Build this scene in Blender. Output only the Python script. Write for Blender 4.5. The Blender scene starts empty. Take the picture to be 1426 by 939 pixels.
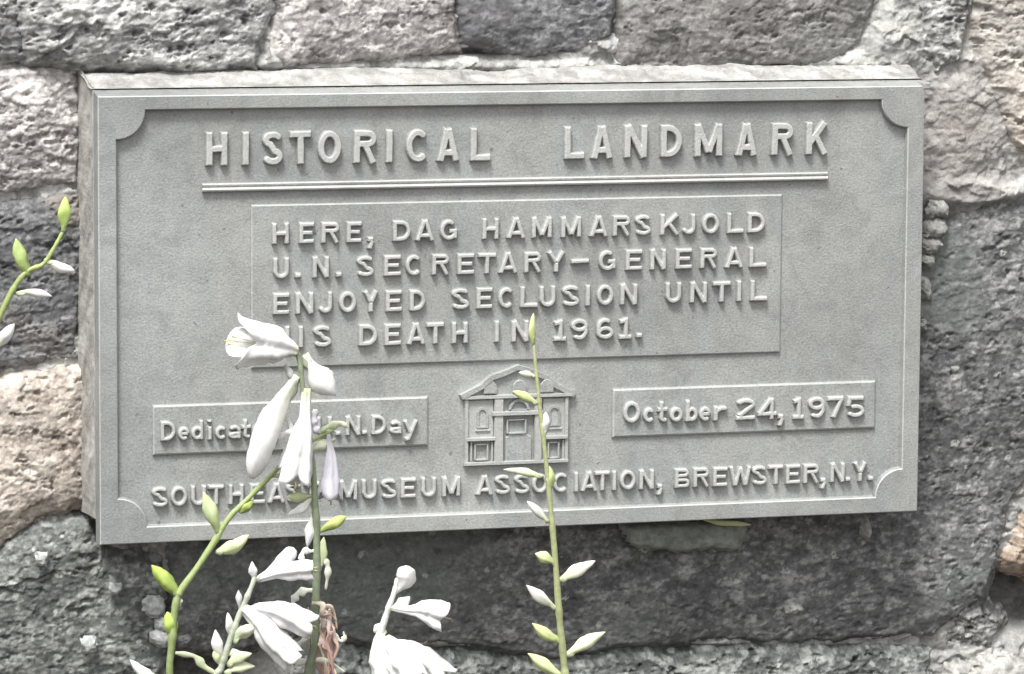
import bpy, bmesh, math, random
import numpy as np
from mathutils import Vector, Matrix, Euler
random.seed(7)
rng = np.random.default_rng(11)
S = bpy.context.scene
C = S.collection

# ------------------------------------------------------------------ camera
CAM = Vector((-0.837, -2.937, 0.367))
YAW, PIT, ROL = math.radians(15.79), math.radians(-7.21), math.radians(0.37)
FPX = 6000.0
fwd = Vector((math.sin(YAW)*math.cos(PIT), math.cos(YAW)*math.cos(PIT), math.sin(PIT)))
_r = Vector((math.cos(YAW), -math.sin(YAW), 0)); _u = _r.cross(fwd)
RT = _r*math.cos(ROL)+_u*math.sin(ROL); UP = -_r*math.sin(ROL)+_u*math.cos(ROL)
cd = bpy.data.cameras.new('camera'); cam = bpy.data.objects.new('camera', cd); C.objects.link(cam)
cam.matrix_world = Matrix(((RT.x, UP.x, -fwd.x, CAM.x), (RT.y, UP.y, -fwd.y, CAM.y), (RT.z, UP.z, -fwd.z, CAM.z), (0, 0, 0, 1)))
cd.sensor_width = 36; cd.lens = FPX/1426*36; cd.clip_start = 0.05; cd.clip_end = 500
S.camera = cam

# ------------------------------------------------------------------ light (bright overcast, light from above and a little left)
SUN_EL, SUN_AZ = math.radians(62), math.radians(-34)      # azimuth seen from the wall, negative = left
w = bpy.data.worlds.new("World"); S.world = w; w.use_nodes = True
nt = w.node_tree; nt.nodes.clear()
sky = nt.nodes.new('ShaderNodeTexSky'); sky.sky_type = 'NISHITA'; sky.sun_disc = False
sky.sun_elevation = SUN_EL; sky.sun_rotation = math.pi - SUN_AZ
sky.air_density = 1.0; sky.dust_density = 3.0; sky.ozone_density = 1.0
hs = nt.nodes.new('ShaderNodeHueSaturation'); hs.inputs['Saturation'].default_value = 0.08
bg = nt.nodes.new('ShaderNodeBackground'); bg.inputs['Strength'].default_value = 0.078
wo = nt.nodes.new('ShaderNodeOutputWorld')
nt.links.new(sky.outputs[0], hs.inputs['Color']); nt.links.new(hs.outputs[0], bg.inputs[0]); nt.links.new(bg.outputs[0], wo.inputs[0])
sd = bpy.data.lights.new('sun', 'SUN'); sd.energy = 1.5; sd.angle = math.radians(16); sd.color = (1.0, 0.985, 0.96)
so = bpy.data.objects.new('sun', sd); C.objects.link(so)
ld = Vector((-math.sin(SUN_AZ)*math.cos(SUN_EL), math.cos(SUN_AZ)*math.cos(SUN_EL), -math.sin(SUN_EL)))  # travel direction
so.rotation_euler = ld.to_track_quat('-Z', 'Y').to_euler()
S.view_settings.view_transform = 'Standard'; S.view_settings.look = 'None'
S.view_settings.exposure = 1.72; S.view_settings.gamma = 1.0; S.view_settings.use_curve_mapping = False

# ------------------------------------------------------------------ helpers
def P(px, py, Y=0.0):
    """point of the plane y=Y seen at the photo position px,py (1426 x 939)"""
    d = fwd*FPX + RT*(px-713) + UP*(469.5-py)
    t = (Y-CAM.y)/d.y
    return CAM + d*t
def toPx(X, Y, Z):
    dx, dy, dz = X-CAM.x, Y-CAM.y, Z-CAM.z
    zc = dx*fwd.x+dy*fwd.y+dz*fwd.z
    return 713+FPX*(dx*RT.x+dy*RT.y+dz*RT.z)/zc, 469.5-FPX*(dx*UP.x+dy*UP.y+dz*UP.z)/zc
def mm(px, Y=0.0):                                    # pixels -> metres near the plaque
    return px*(abs(CAM.y)+Y+0.12)/FPX

def link(name, me, mat=None, parent=None, smooth=False):
    o = bpy.data.objects.new(name, me); C.objects.link(o)
    if mat and not me.materials: me.materials.append(mat)
    if parent: o.parent = parent
    if smooth:
        me.polygons.foreach_set('use_smooth', [True]*len(me.polygons))
    return o
def mesh(name, v, f):
    me = bpy.data.meshes.new(name); me.from_pydata([tuple(p) for p in v], [], f); me.update(); return me
def npmesh(name, co, quads, col=None):
    me = bpy.data.meshes.new(name)
    n, m = len(co), len(quads)
    me.vertices.add(n); me.vertices.foreach_set('co', co.astype(np.float32).ravel())
    me.loops.add(m*4); me.loops.foreach_set('vertex_index', quads.astype(np.int32).ravel())
    me.polygons.add(m); me.polygons.foreach_set('loop_start', np.arange(0, m*4, 4, dtype=np.int32))
    me.update(calc_edges=True); me.validate()
    if col is not None:
        a = me.color_attributes.new('tone', 'FLOAT_COLOR', 'POINT')
        a.data.foreach_set('color', np.concatenate([col, np.ones((n, 1))], 1).astype(np.float32).ravel())
    return me
def thing(name, label, cat, loc=(0, 0, 0), group=None):
    o = bpy.data.objects.new(name, None); C.objects.link(o); o.location = loc
    o.empty_display_size = 0.05
    o['label'] = label; o['category'] = cat
    if group: o['group'] = group
    return o

# numpy noise -------------------------------------------------------
def _h(i, j, s):
    i = i.astype(np.int64); j = j.astype(np.int64)
    n = (i*374761393 + j*668265263 + s*1442695041) & 0xffffffff
    n = ((n ^ (n >> 13))*1274126177) & 0xffffffff
    n = ((n ^ (n >> 16))*2246822519) & 0xffffffff
    n = n ^ (n >> 15)
    return (n & 0xffffff)/float(0xffffff)
def vn(x, y, s=0):
    i = np.floor(x); j = np.floor(y); fx = x-i; fy = y-j
    fx = fx*fx*fx*(fx*(fx*6-15)+10); fy = fy*fy*fy*(fy*(fy*6-15)+10)
    a = _h(i, j, s); b = _h(i+1, j, s); c = _h(i, j+1, s); d = _h(i+1, j+1, s)
    return (a+(b-a)*fx+(c-a)*fy+(a-b-c+d)*fx*fy)*2-1
def fbm(x, y, o=4, s=0, g=0.5):
    t = 0; a = 1; n = 0
    for k in range(o):
        ca, sa = math.cos(k*1.1+.3), math.sin(k*1.1+.3)
        t = t + a*vn((x*ca-y*sa)*2**k, (x*sa+y*ca)*2**k, s+k*17); n += a; a *= g
    return t/n
def cells(x, y, s=0):
    """nearest jittered seed: returns (rand id a, rand id b, dx, dy, edge distance)"""
    i = np.floor(x); j = np.floor(y)
    best = np.full(x.shape, 9e9); sec = np.full(x.shape, 9e9)
    A = np.zeros(x.shape); B = np.zeros(x.shape); DX = np.zeros(x.shape); DY = np.zeros(x.shape)
    for di in (-1, 0, 1):
        for dj in (-1, 0, 1):
            ii = i+di; jj = j+dj
            dx = x-(ii+.1+.8*_h(ii, jj, s+1)); dy = y-(jj+.1+.8*_h(ii, jj, s+2))
            d = np.hypot(dx, dy); m = d < best
            sec = np.where(m, best, np.minimum(sec, d))
            A = np.where(m, _h(ii, jj, s+3), A); B = np.where(m, _h(ii, jj, s+4), B)
            DX = np.where(m, dx, DX); DY = np.where(m, dy, DY); best = np.where(m, d, best)
    return A, B, DX, DY, sec-best
def sdf(poly, x, y):
    """signed distance, positive inside"""
    p = np.array(poly, float); n = len(p); d = np.full(x.shape, 1e18); ins = np.zeros(x.shape, bool)
    for k in range(n):
        a = p[k]; b = p[(k+1) % n]; e = b-a
        wx = x-a[0]; wy = y-a[1]; t = np.clip((wx*e[0]+wy*e[1])/(e@e), 0, 1)
        d = np.minimum(d, (wx-e[0]*t)**2+(wy-e[1]*t)**2)
        c = ((a[1] > y) != (b[1] > y)) & (x < (b[0]-a[0])*(y-a[1])/((b[1]-a[1]) if b[1] != a[1] else 1e-9)+a[0])
        ins ^= c
    return np.where(ins, 1, -1)*np.sqrt(d)

# ------------------------------------------------------------------ materials
def newmat(name):
    m = bpy.data.materials.new(name); m.use_nodes = True
    return m, m.node_tree, m.node_tree.nodes['Principled BSDF']
def noise(nt, scale, detail=6, rough=.6, vec=None, dist=0):
    n = nt.nodes.new('ShaderNodeTexNoise'); n.inputs['Scale'].default_value = scale
    n.inputs['Detail'].default_value = detail; n.inputs['Roughness'].default_value = rough
    n.inputs['Distortion'].default_value = dist
    if vec: nt.links.new(vec, n.inputs['Vector'])
    return n
def ramp(nt, fac, stops):
    r = nt.nodes.new('ShaderNodeValToRGB'); e = r.color_ramp.elements
    while len(e) < len(stops): e.new(.5)
    for k, (p, c) in enumerate(stops):
        e[k].position = p; e[k].color = (*((c,)*3 if isinstance(c, (int, float)) else c), 1)
    nt.links.new(fac, r.inputs[0]); return r
def mul(nt, a, b, fac=1.0, mode='MULTIPLY'):
    m = nt.nodes.new('ShaderNodeMixRGB'); m.blend_type = mode
    if isinstance(fac, float): m.inputs[0].default_value = fac
    else: nt.links.new(fac, m.inputs[0])
    for s, v in ((1, a), (2, b)):
        if isinstance(v, tuple): m.inputs[s].default_value = (*v, 1)
        else: nt.links.new(v, m.inputs[s])
    return m.outputs[0]
def gpos(nt):
    return nt.nodes.new('ShaderNodeNewGeometry').outputs['Position']
def bump(nt, b, h, strength, dist):
    n = nt.nodes.new('ShaderNodeBump'); n.inputs['Strength'].default_value = strength; n.inputs['Distance'].default_value = dist
    nt.links.new(h, n.inputs['Height']); nt.links.new(n.outputs[0], b.inputs['Normal']); return n

def rock_mat(name, rough=.85, spk=.5, bs=.8):
    m, nt, b = newmat(name)
    at = nt.nodes.new('ShaderNodeAttribute'); at.attribute_name = 'tone'
    pos = gpos(nt)
    n1 = noise(nt, 520, 6, .75, pos, .5)
    r1 = ramp(nt, n1.outputs[0], [(.32, 1-spk), (.5, 1.0), (.68, 1+spk*.9)])
    n2 = noise(nt, 130, 4, .6, pos, .6)
    r2 = ramp(nt, n2.outputs[0], [(.3, .80), (.5, 1.0), (.7, 1.2)])
    c = mul(nt, at.outputs['Color'], r1.outputs[0]); c = mul(nt, c, r2.outputs[0])
    nt.links.new(c, b.inputs['Base Color']); b.inputs['Roughness'].default_value = rough
    b.inputs['Specular IOR Level'].default_value = .3
    n3 = noise(nt, 300, 8, .7, pos, .3)
    bump(nt, b, n3.outputs[0], bs, .0022)
    return m
M_rock = rock_mat('rough_fieldstone', .85, .22, .45); M_dark = rock_mat('dark_fieldstone', .8, .24, .38)
M_mortar = rock_mat('lime_mortar', .95, .22, .6)

def metal_mat(nm='weathered_cast_metal', highlit=False):
    m, nt, b = newmat(nm)
    pos = gpos(nt)
    n1 = noise(nt, 9, 5, .55, pos, .4); r1 = ramp(nt, n1.outputs[0], [(.3, (.255, .26, .252)), (.52, (.295, .301, .29)), (.75, (.34, .343, .328))])
    n2 = noise(nt, 620, 3, .6, pos); r2 = ramp(nt, n2.outputs[0], [(.3, .80), (.5, 1.0), (.7, 1.18)])
    c = mul(nt, r1.outputs[0], r2.outputs[0])
    # small rust pits / specks
    n3 = noise(nt, 170, 2, .5, pos); r3 = ramp(nt, n3.outputs[0], [(.0, 1.0), (.72, 1.0), (.76, .55)])
    c = mul(nt, c, r3.outputs[0])
    # faint bluish run-off streaks
    mp = nt.nodes.new('ShaderNodeMapping'); mp.inputs['Scale'].default_value = (60, 60, 5); nt.links.new(pos, mp.inputs[0])
    n4 = noise(nt, 1, 4, .6, mp.outputs[0]); r4 = ramp(nt, n4.outputs[0], [(.5, (1, 1, 1)), (.75, (.95, .99, 1.02))])
    c = mul(nt, c, r4.outputs[0])
    # broad uneven tarnish, and a cool stain down the left margin
    n7 = noise(nt, 3.2, 4, .55, pos, .6); r7 = ramp(nt, n7.outputs[0], [(.34, .86), (.5, 1.0), (.66, 1.10)])
    c = mul(nt, c, r7.outputs[0])
    sx = nt.nodes.new('ShaderNodeSeparateXYZ'); nt.links.new(pos, sx.inputs[0])
    mr = nt.nodes.new('ShaderNodeMapRange'); mr.inputs['From Min'].default_value = -.285; mr.inputs['From Max'].default_value = -.235; mr.inputs['To Min'].default_value = .55; mr.inputs['To Max'].default_value = 0
    nt.links.new(sx.outputs['X'], mr.inputs['Value']); c = mul(nt, c, (.86, .89, .92), mr.outputs[0])
    # blotches of oxide that have gathered in the lettering
    n6 = noise(nt, 45, 5, .7, pos, 1.0); r6 = ramp(nt, n6.outputs[0], [(.33, .84), (.5, 1.0), (.66, 1.09)])
    c = mul(nt, c, r6.outputs[0])
    if highlit:                                          # rubbed strokes and edges, with bright highlights painted into the colour
        at = nt.nodes.new('ShaderNodeAttribute'); at.attribute_name = 'worn_highlight'
        n7 = noise(nt, 90, 4, .7, pos); r7 = ramp(nt, n7.outputs[0], [(.3, .55), (.6, 1.0)])
        f = mul(nt, at.outputs['Color'], r7.outputs[0])
        c = mul(nt, c, (.50, .50, .48), f, 'MIX')
    nt.links.new(c, b.inputs['Base Color'])
    b.inputs['Roughness'].default_value = .42; b.inputs['Metallic'].default_value = .0
    b.inputs['Specular IOR Level'].default_value = .55
    n5 = noise(nt, 700, 4, .65, pos); bump(nt, b, n5.outputs[0], .6, .0008)
    return m
M_metal = metal_mat(); M_highlit = metal_mat('highlit_worn_metal', True)

def plant_mat(name, rough, trans, streak):
    m, nt, b = newmat(name)
    at = nt.nodes.new('ShaderNodeAttribute'); at.attribute_name = 'tone'
    pos = gpos(nt)
    n = noise(nt, 260, 4, .6, pos, .4); r = ramp(nt, n.outputs[0], [(.3, 1-streak), (.55, 1.0), (.7, 1+streak*.3)])
    c = mul(nt, at.outputs['Color'], r.outputs[0])
    nt.links.new(c, b.inputs['Base Color']); b.inputs['Roughness'].default_value = rough
    bump(nt, b, n.outputs[0], .25, .0008)
    tr = nt.nodes.new('ShaderNodeBsdfTranslucent'); nt.links.new(c, tr.inputs[0])
    mx = nt.nodes.new('ShaderNodeMixShader'); mx.inputs[0].default_value = trans
    out = nt.nodes['Material Output']
    nt.links.new(b.outputs[0], mx.inputs[1]); nt.links.new(tr.outputs[0], mx.inputs[2]); nt.links.new(mx.outputs[0], out.inputs[0])
    return m
M_petal = plant_mat('white_petal', .6, .25, .08)
M_stem = plant_mat('green_stem', .5, .05, .25)

# ------------------------------------------------------------------ ground
YW = 0.060                                            # mean surface of the wall; plaque front is y = 0
GZ = -0.44
def soil():
    m, nt, b = newmat('dry_garden_soil'); pos = gpos(nt)
    n = noise(nt, 30, 8, .7, pos); r = ramp(nt, n.outputs[0], [(.3, (.045, .035, .026)), (.6, (.10, .082, .062)), (.8, (.17, .15, .12))])
    nt.links.new(r.outputs[0], b.inputs['Base Color']); b.inputs['Roughness'].default_value = .95
    bump(nt, b, n.outputs[0], 1, .03); return m
g = link('ground', mesh('ground', [(-150, -150, GZ), (150, -150, GZ), (150, 150, GZ), (-150, 150, GZ)], [(0, 1, 2, 3)]), soil())
g['kind'] = 'structure'

# ------------------------------------------------------------------ stone wall
wall = thing('stone_wall', 'rough fieldstone wall of grey, tan and charcoal stones set in pale mortar behind the plaque', 'wall', (0, YW, GZ))
def axis(a0, a1, f0, f1, fine, coarse):
    l = np.arange(a0, f0, coarse); m = np.arange(f0, f1, fine); r = np.arange(f1, a1+coarse*.5, coarse)
    return np.concatenate([l, m, r])
_c = [P(a, b, YW) for a in (-25, 1451) for b in (-25, 964)]; XA, XB = min(c.x for c in _c), max(c.x for c in _c); ZA, ZB = min(c.z for c in _c), max(c.z for c in _c)
gx = axis(-1.2, 1.2, XA, XB, .00098, .0038); gz = axis(GZ-.01, .62, ZA, ZB, .00098, .0038)
GX, GZZ = np.meshgrid(gx, gz)
PX, PY = toPx(GX, YW, GZZ)
U, V = GX, GZZ
warpx = fbm(U*28, V*28, 4, 5)*7 + fbm(U*130, V*130, 3, 9)*3.2
warpy = fbm(U*28, V*28, 4, 25)*7 + fbm(U*130, V*130, 3, 29)*3.2
QX, QY = PX+warpx, PY+warpy

def facets(u, v, sx, sz, amp, tilt, s):
    """chipped, broken rock: planes with random tilt and height"""
    wx = fbm(u*60, v*60, 3, s+50)*.35; wz = fbm(u*60, v*60, 3, s+60)*.35
    a, b, dx, dy, e = cells(u/sx+wx, v/sz+wz, s)
    return amp*(a-.5) + tilt*((b-.5)*dx*2 + (a*7 % 1-.5)*dy*2), a, b, e
def mixc(a, b, t): return a*(1-t[..., None])+b*t[..., None]
def sm(x, a, b):
    t = np.clip((x-a)/(b-a), 0, 1); return t*t*(3-2*t)

COVER = np.zeros(GX.shape, bool)          # deep inside a stone: no mortar sheet needed behind it
def stone(poly, prm, sd):
    p = np.array(poly, float)
    m = 26
    ok = (QX > p[:, 0].min()-m) & (QX < p[:, 0].max()+m) & (QY > p[:, 1].min()-m) & (QY < p[:, 1].max()+m)
    ii, jj = np.where(ok.any(1))[0], np.where(ok.any(0))[0]
    if not len(ii) or not len(jj): return
    sl = (slice(ii[0], ii[-1]+1), slice(jj[0], jj[-1]+1))
    u, v = U[sl], V[sl]
    d = sdf(poly, QX[sl], QY[sl])                       # px
    dm = d*.00051
    lam = prm.get('lam', 1.25)                           # how slab-like the chips are
    ang = prm.get('ang', 0.0); ca, sa = math.cos(ang), math.sin(ang)
    ur, vr = u*ca-v*sa, u*sa+v*ca
    R = prm.get('rough', 1.0)*.46; bulge = prm.get('bulge', .007)
    h = prm.get('base', 0.0) + bulge*(1-np.exp(-np.maximum(dm, 0)/prm.get('edge', .014)))
    h = h + fbm(u*9, v*9, 3, sd)*.005*prm.get('wave', 1.0)
    f1, a1, b1, e1 = facets(ur, vr, .034*lam, .021, .0046*R, .0034*R, sd+100)
    f2, a2, b2, e2 = facets(ur, vr, .0125*lam, .0078, .0030*R, .0024*R, sd+200)
    f3, a3, b3, e3 = facets(ur, vr, .0052*lam, .0036, .0014*R, .0014*R, sd+300)
    f4, a4, b4, e4 = facets(ur, vr, .0027*lam**.5, .0022, .0008*R, .0008*R, sd+350)
    n1 = fbm(ur*120, vr*200, 5, sd+7, .6)
    h = h + f1+f2+f3+f4 + n1*.0022*R
    pit = np.clip(fbm(ur*110, vr*170, 4, sd+40, .6)-.30, 0, 1)
    h = h - pit*.034*R
    crk = np.abs(fbm(ur*26, vr*48, 4, sd+45, .6)); crk = np.clip(1-crk/.022, 0, 1)*(fbm(u*20, v*20, 2, sd+46) > .05)
    h = h - crk*.0035*R
    h = np.where(dm < .002, h - (.002-dm)*1.7, h)
    cut = dm > -.010
    COVER[sl] |= dm > .010
    c0, c1, c2 = [np.array(c) for c in prm['cols']]     # mean, dark chip, light chip
    t = .35*(a1*2-1)+.5*(a2*2-1)+.6*(b3*2-1)+.75*(b4*2-1)+1.0*n1+.25*(e3 < .12)*-1
    col = np.broadcast_to(c0, u.shape+(3,)).copy()
    K = prm.get('contrast', .72 if prm.get('dark') else .85)
    col = mixc(col, c1, np.clip(-t*K, 0, 1)*.85); col = mixc(col, c2, np.clip(t*K, 0, 1)*.85)
    col = col*(1+.30*fbm(u*16, v*20, 4, sd+91)+.10*fbm(u*60, v*60, 3, sd+92))[..., None]
    if 'stain' in prm:
        sc, amt, fr = prm['stain']
        col = mixc(col, np.array(sc), sm(fbm(u*fr, v*fr, 4, sd+77), .0, .45)*amt)
    if 'lichen' in prm:                                  # pale crusty spots
        a, b, dx, dy, e = cells(u*115+.3*fbm(u*200, v*200, 2, 3), v*115, sd+500)
        spot = ((a < prm['lichen']) & (np.hypot(dx, dy) < .10+.26*b))*(vn(u*900, v*900, 4) > -.5)
        col = mixc(col, np.array((.42, .43, .40)), spot*.75)
    grid_out('stone', u, v, h, cut, col, M_dark if prm.get('dark') else M_rock)

def grid_out(name, u, v, h, cut, col, mat, kind=None):
    q = cut[:-1, :-1] & cut[1:, :-1] & cut[:-1, 1:] & cut[1:, 1:]
    if q.sum() < 6: return None
    idx = np.arange(u.size).reshape(u.shape)
    a = idx[:-1, :-1][q]; b = idx[:-1, 1:][q]; c = idx[1:, 1:][q]; d = idx[1:, :-1][q]
    quads = np.stack([a, b, c, d], 1)
    used, inv = np.unique(quads, return_inverse=True)
    co = np.stack([u.ravel()[used], -h.ravel()[used], v.ravel()[used]-GZ], 1)   # local to the wall empty
    me = npmesh(name, co, inv.reshape(-1, 4), col.reshape(-1, 3)[used])
    o = link(name, me, mat, wall, True)
    return o

LIGHT = [(.34, .337, .33), (.17, .17, .17), (.62, .61, .59)]
PINK = [(.37, .35, .338), (.19, .175, .17), (.62, .59, .57)]
DARKG = [(.135, .136, .142), (.07, .071, .074), (.29, .29, .29)]
BROWN = [(.185, .178, .172), (.09, .086, .083), (.33, .32, .305)]
GREEN = [(.150, .156, .148), (.07, .078, .072), (.44, .45, .42)]
TAN = [(.46, .41, .36), (.22, .185, .155), (.68, .62, .55)]
stones = [
 # top row
 ([(-260, -160), (22, -160), (34, 30), (38, 84), (-60, 92), (-260, 100)], dict(cols=LIGHT, base=.004, stain=((.15, .15, .155), .8, 14))),
 ([(45, -160), (374, -160), (368, 20), (352, 60), (346, 92), (300, 94), (205, 88), (120, 92), (44, 84), (34, 40)], dict(cols=LIGHT, base=.017, rough=1.1, lam=1.7, ang=-.12, stain=((.21, .21, .205), .6, 18))),
 ([(384, -160), (628, -160), (630, 20), (634, 66), (560, 78), (470, 84), (400, 92), (356, 92), (364, 50), (380, 20)], dict(cols=PINK, base=.012, rough=.7, lam=1.2)),
 ([(642, -160), (864, -160), (854, 0), (844, 48), (812, 66), (730, 74), (640, 62)], dict(cols=DARKG, base=.010, rough=.4, dark=1, stain=((.13, .125, .13), .6, 12))),
 ([(868, -160), (1222, -160), (1212, 6), (1196, 58), (1150, 88), (1030, 96), (930, 102), (850, 98), (846, 74), (856, 30)], dict(cols=BROWN, base=.010, rough=.5, dark=1, stain=((.31, .305, .29), .5, 16))),
 ([(1262, -160), (1345, -160), (1346, 30), (1330, 82), (1300, 104), (1280, 70)], dict(cols=[(.30, .295, .285), (.12, .12, .12), (.5, .49, .47)], base=.006, rough=1.3)),
 ([(1356, -160), (1720, -160), (1720, 236), (1432, 238), (1402, 190), (1374, 130), (1356, 50)], dict(cols=TAN, base=.008, rough=.9, contrast=.65, stain=((.33, .32, .30), .8, 16))),
 # left column
 ([(-260, 108), (0, 102), (104, 100), (112, 180), (108, 262), (40, 262), (-260, 280)], dict(cols=PINK, base=.008, rough=.95, lam=1.2, stain=((.24, .235, .23), .75, 15))),
 ([(-260, 292), (40, 276), (110, 272), (112, 400), (108, 500), (40, 506), (-30, 530), (-260, 560)], dict(cols=DARKG, base=.004, rough=.8, dark=1, stain=((.28, .25, .22), .6, 15))),
 ([(-260, 572), (-30, 542), (40, 516), (114, 508), (118, 706), (60, 716), (20, 744), (-30, 776), (-260, 800)], dict(cols=TAN, base=.012, rough=.75, lam=1.0, wave=1.3, contrast=.6, stain=((.42, .405, .38), .55, 12))),
 ([(-260, 812), (-20, 786), (8, 752), (44, 728), (120, 718), (150, 770), (218, 780), (226, 860), (218, 950), (120, 965), (-260, 960)], dict(cols=GREEN, base=.012, rough=.65, dark=1, lichen=.09, contrast=.62)),
 # the big charcoal stone round and under the plaque
 ([(226, 700), (700, 500), (1270, 300), (1330, 280), (1396, 268), (1720, 262), (1720, 640), (1430, 660), (1408, 700), (1388, 770), (1368, 830), (1296, 884), (1170, 890), (1062, 892), (985, 888), (905, 902), (862, 900), (760, 912), (620, 898), (520, 896), (452, 880), (330, 905), (238, 905), (232, 800)],
  dict(cols=[(.130, .131, .132), (.060, .061, .062), (.33, .33, .325)], base=.006, rough=.42, dark=1, wave=1.2, lam=1.2, stain=((.165, .178, .165), .7, 9), lichen=.035)),
 ([(1408, 752), (1432, 700), (1720, 662), (1720, 800), (1440, 792), (1404, 780)], dict(cols=[(.30, .23, .18), (.10, .08, .065), (.48, .42, .36)], base=.006, rough=.9)),
 # bottom row
 ([(-260, 972), (120, 978), (250, 975), (250, 1120), (-260, 1120)], dict(cols=GREEN, base=.004, rough=1, dark=1, lichen=.1)),
 ([(440, 905), (520, 910), (640, 916), (760, 925), (850, 915), (950, 915), (1000, 902), (1180, 902), (1290, 905), (1300, 1120), (440, 1120)], dict(cols=[(.165, .175, .165), (.06, .065, .062), (.38, .39, .37)], base=.008, rough=1.15, lichen=.12)),
 ([(1316, 928), (1400, 916), (1720, 900), (1720, 1120), (1310, 1120)], dict(cols=[(.34, .335, .31), (.16, .16, .15), (.5, .49, .46)], base=.010, rough=.8)),
 ([(1302, 850), (1360, 838), (1396, 860), (1376, 902), (1316, 900)], dict(cols=[(.22, .22, .21), (.08, .08, .08), (.5, .5, .48)], base=.002, rough=1.3)),
]
for k, (pl, prm) in enumerate(stones): stone(pl, prm, 1000+k*31)
# stones of the wall that carry on past the frame
pal = [LIGHT, PINK, DARKG, BROWN, GREEN, TAN]
def outer(x0, y0, x1, y1):
    y = y0
    while y < y1-40:
        hgt = random.uniform(150, 260)
        if y+hgt > y1-80: hgt = y1-y
        x = x0
        while x < x1-40:
            wd = random.uniform(220, 430)
            if x+wd > x1-120: wd = x1-x
            j = lambda: random.uniform(-16, 16)
            pl = [(x+14+j()*.5, y+12+j()), (x+wd*.5, y+8+j()), (x+wd-14, y+12+j()), (x+wd-10+j(), y+hgt*.5), (x+wd-14, y+hgt-12), (x+wd*.5+j(), y+hgt-8), (x+14, y+hgt-12), (x+10, y+hgt*.5+j())]
            c = random.choice(pal)
            stone(pl, dict(cols=c, base=.008, rough=1.0, dark=c in (DARKG, GREEN)), random.randint(2000, 9000))
            x += wd
        y += hgt
outer(-1650, -560, 3300, -165); outer(-1650, -165, -262, 1120); outer(1722, -165, 3300, 1120); outer(-1650, 1120, 3300, 1420)

def blob(x, y, rx, ry): return np.exp(-((PX-x)/rx)**2-((PY-y)/ry)**2)
# mortar: one rough sheet between the stones, whiter and fuller above the plaque
mh = .0015 + fbm(U*24, V*24, 4, 401)*.004
fa, a1, b1, _ = facets(U, V, .016, .010, .0036, .003, 411); fb, a2, b2, _ = facets(U, V, .006, .0045, .0018, .0018, 412)
calm = 1-.65*np.clip(blob(1330, 185, 80, 110), 0, 1)
mh = mh+(fa+fb)*.7*calm+fbm(U*160, V*160, 4, 402, .6)*.0012
mcol = np.broadcast_to(np.array((.36, .355, .34)), U.shape+(3,)).copy()
tm = .5*(a1*2-1)+.5*(b2*2-1)+.9*fbm(U*90, V*90, 4, 403)
mcol = mixc(mcol, np.array((.17, .165, .16)), np.clip(-tm, 0, 1)*.7); mcol = mixc(mcol, np.array((.52, .51, .48)), np.clip(tm, 0, 1)*.7)
# fuller mortar right of the plaque's corner and above it; deep empty joints where the photo shows black gaps
fill = blob(1330, 190, 60, 95)+blob(1235, 60, 40, 60)+1.1*blob(1350, 268, 90, 16)*.9+.75*blob(640, 92, 330, 13)+1.1*blob(374, 60, 20, 60)+.5*blob(100, 180, 14, 70)+.6*blob(1180, 85, 60, 22)+.7*blob(830, 65, 40, 14)
mh = mh + .014*np.clip(fill, 0, 1)
gap = blob(90, 93, 62, 6)+blob(270, 97, 70, 4)+1.3*blob(1418, 838, 46, 40)+1.6*blob(285, 932, 60, 26)+blob(110, 712, 14, 10)+blob(75, 460, 60, 8)*.3+blob(640, 72, 50, 3)+blob(378, 10, 8, 22)+blob(740, 914, 140, 5)+blob(900, 905, 240, 5)*.8+blob(495, 925, 26, 30)
mh = mh - .030*np.clip(gap*1.3, 0, 1)
mcol = mixc(mcol, np.array((.29, .265, .25)), np.clip(blob(1330, 190, 70, 100)*.8, 0, 1))
mcol = mixc(mcol, np.array((.07, .068, .062)), np.clip(gap*1.2, 0, 1)*.8)
mo = grid_out('mortar', U, V, mh, ~COVER, mcol, M_mortar)
# wall core behind
def box(x0, x1, y0, y1, z0, z1):
    return [(x0, y0, z0), (x1, y0, z0), (x1, y1, z0), (x0, y1, z0), (x0, y0, z1), (x1, y0, z1), (x1, y1, z1), (x0, y1, z1)], [(0, 3, 2, 1), (4, 5, 6, 7), (0, 1, 5, 4), (1, 2, 6, 5), (2, 3, 7, 6), (3, 0, 4, 7)]
def colmesh(me, c):
    a = me.color_attributes.new('tone', 'FLOAT_COLOR', 'POINT'); a.data.foreach_set('color', np.tile(np.array([*c, 1.0]), len(me.vertices)))
v, f = box(-1.2, 1.2, .045, .50, 0, .62-GZ); me = mesh('wall_core', v, f); colmesh(me, (.2, .2, .19)); link('wall_core', me, M_mortar, wall)

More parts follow.
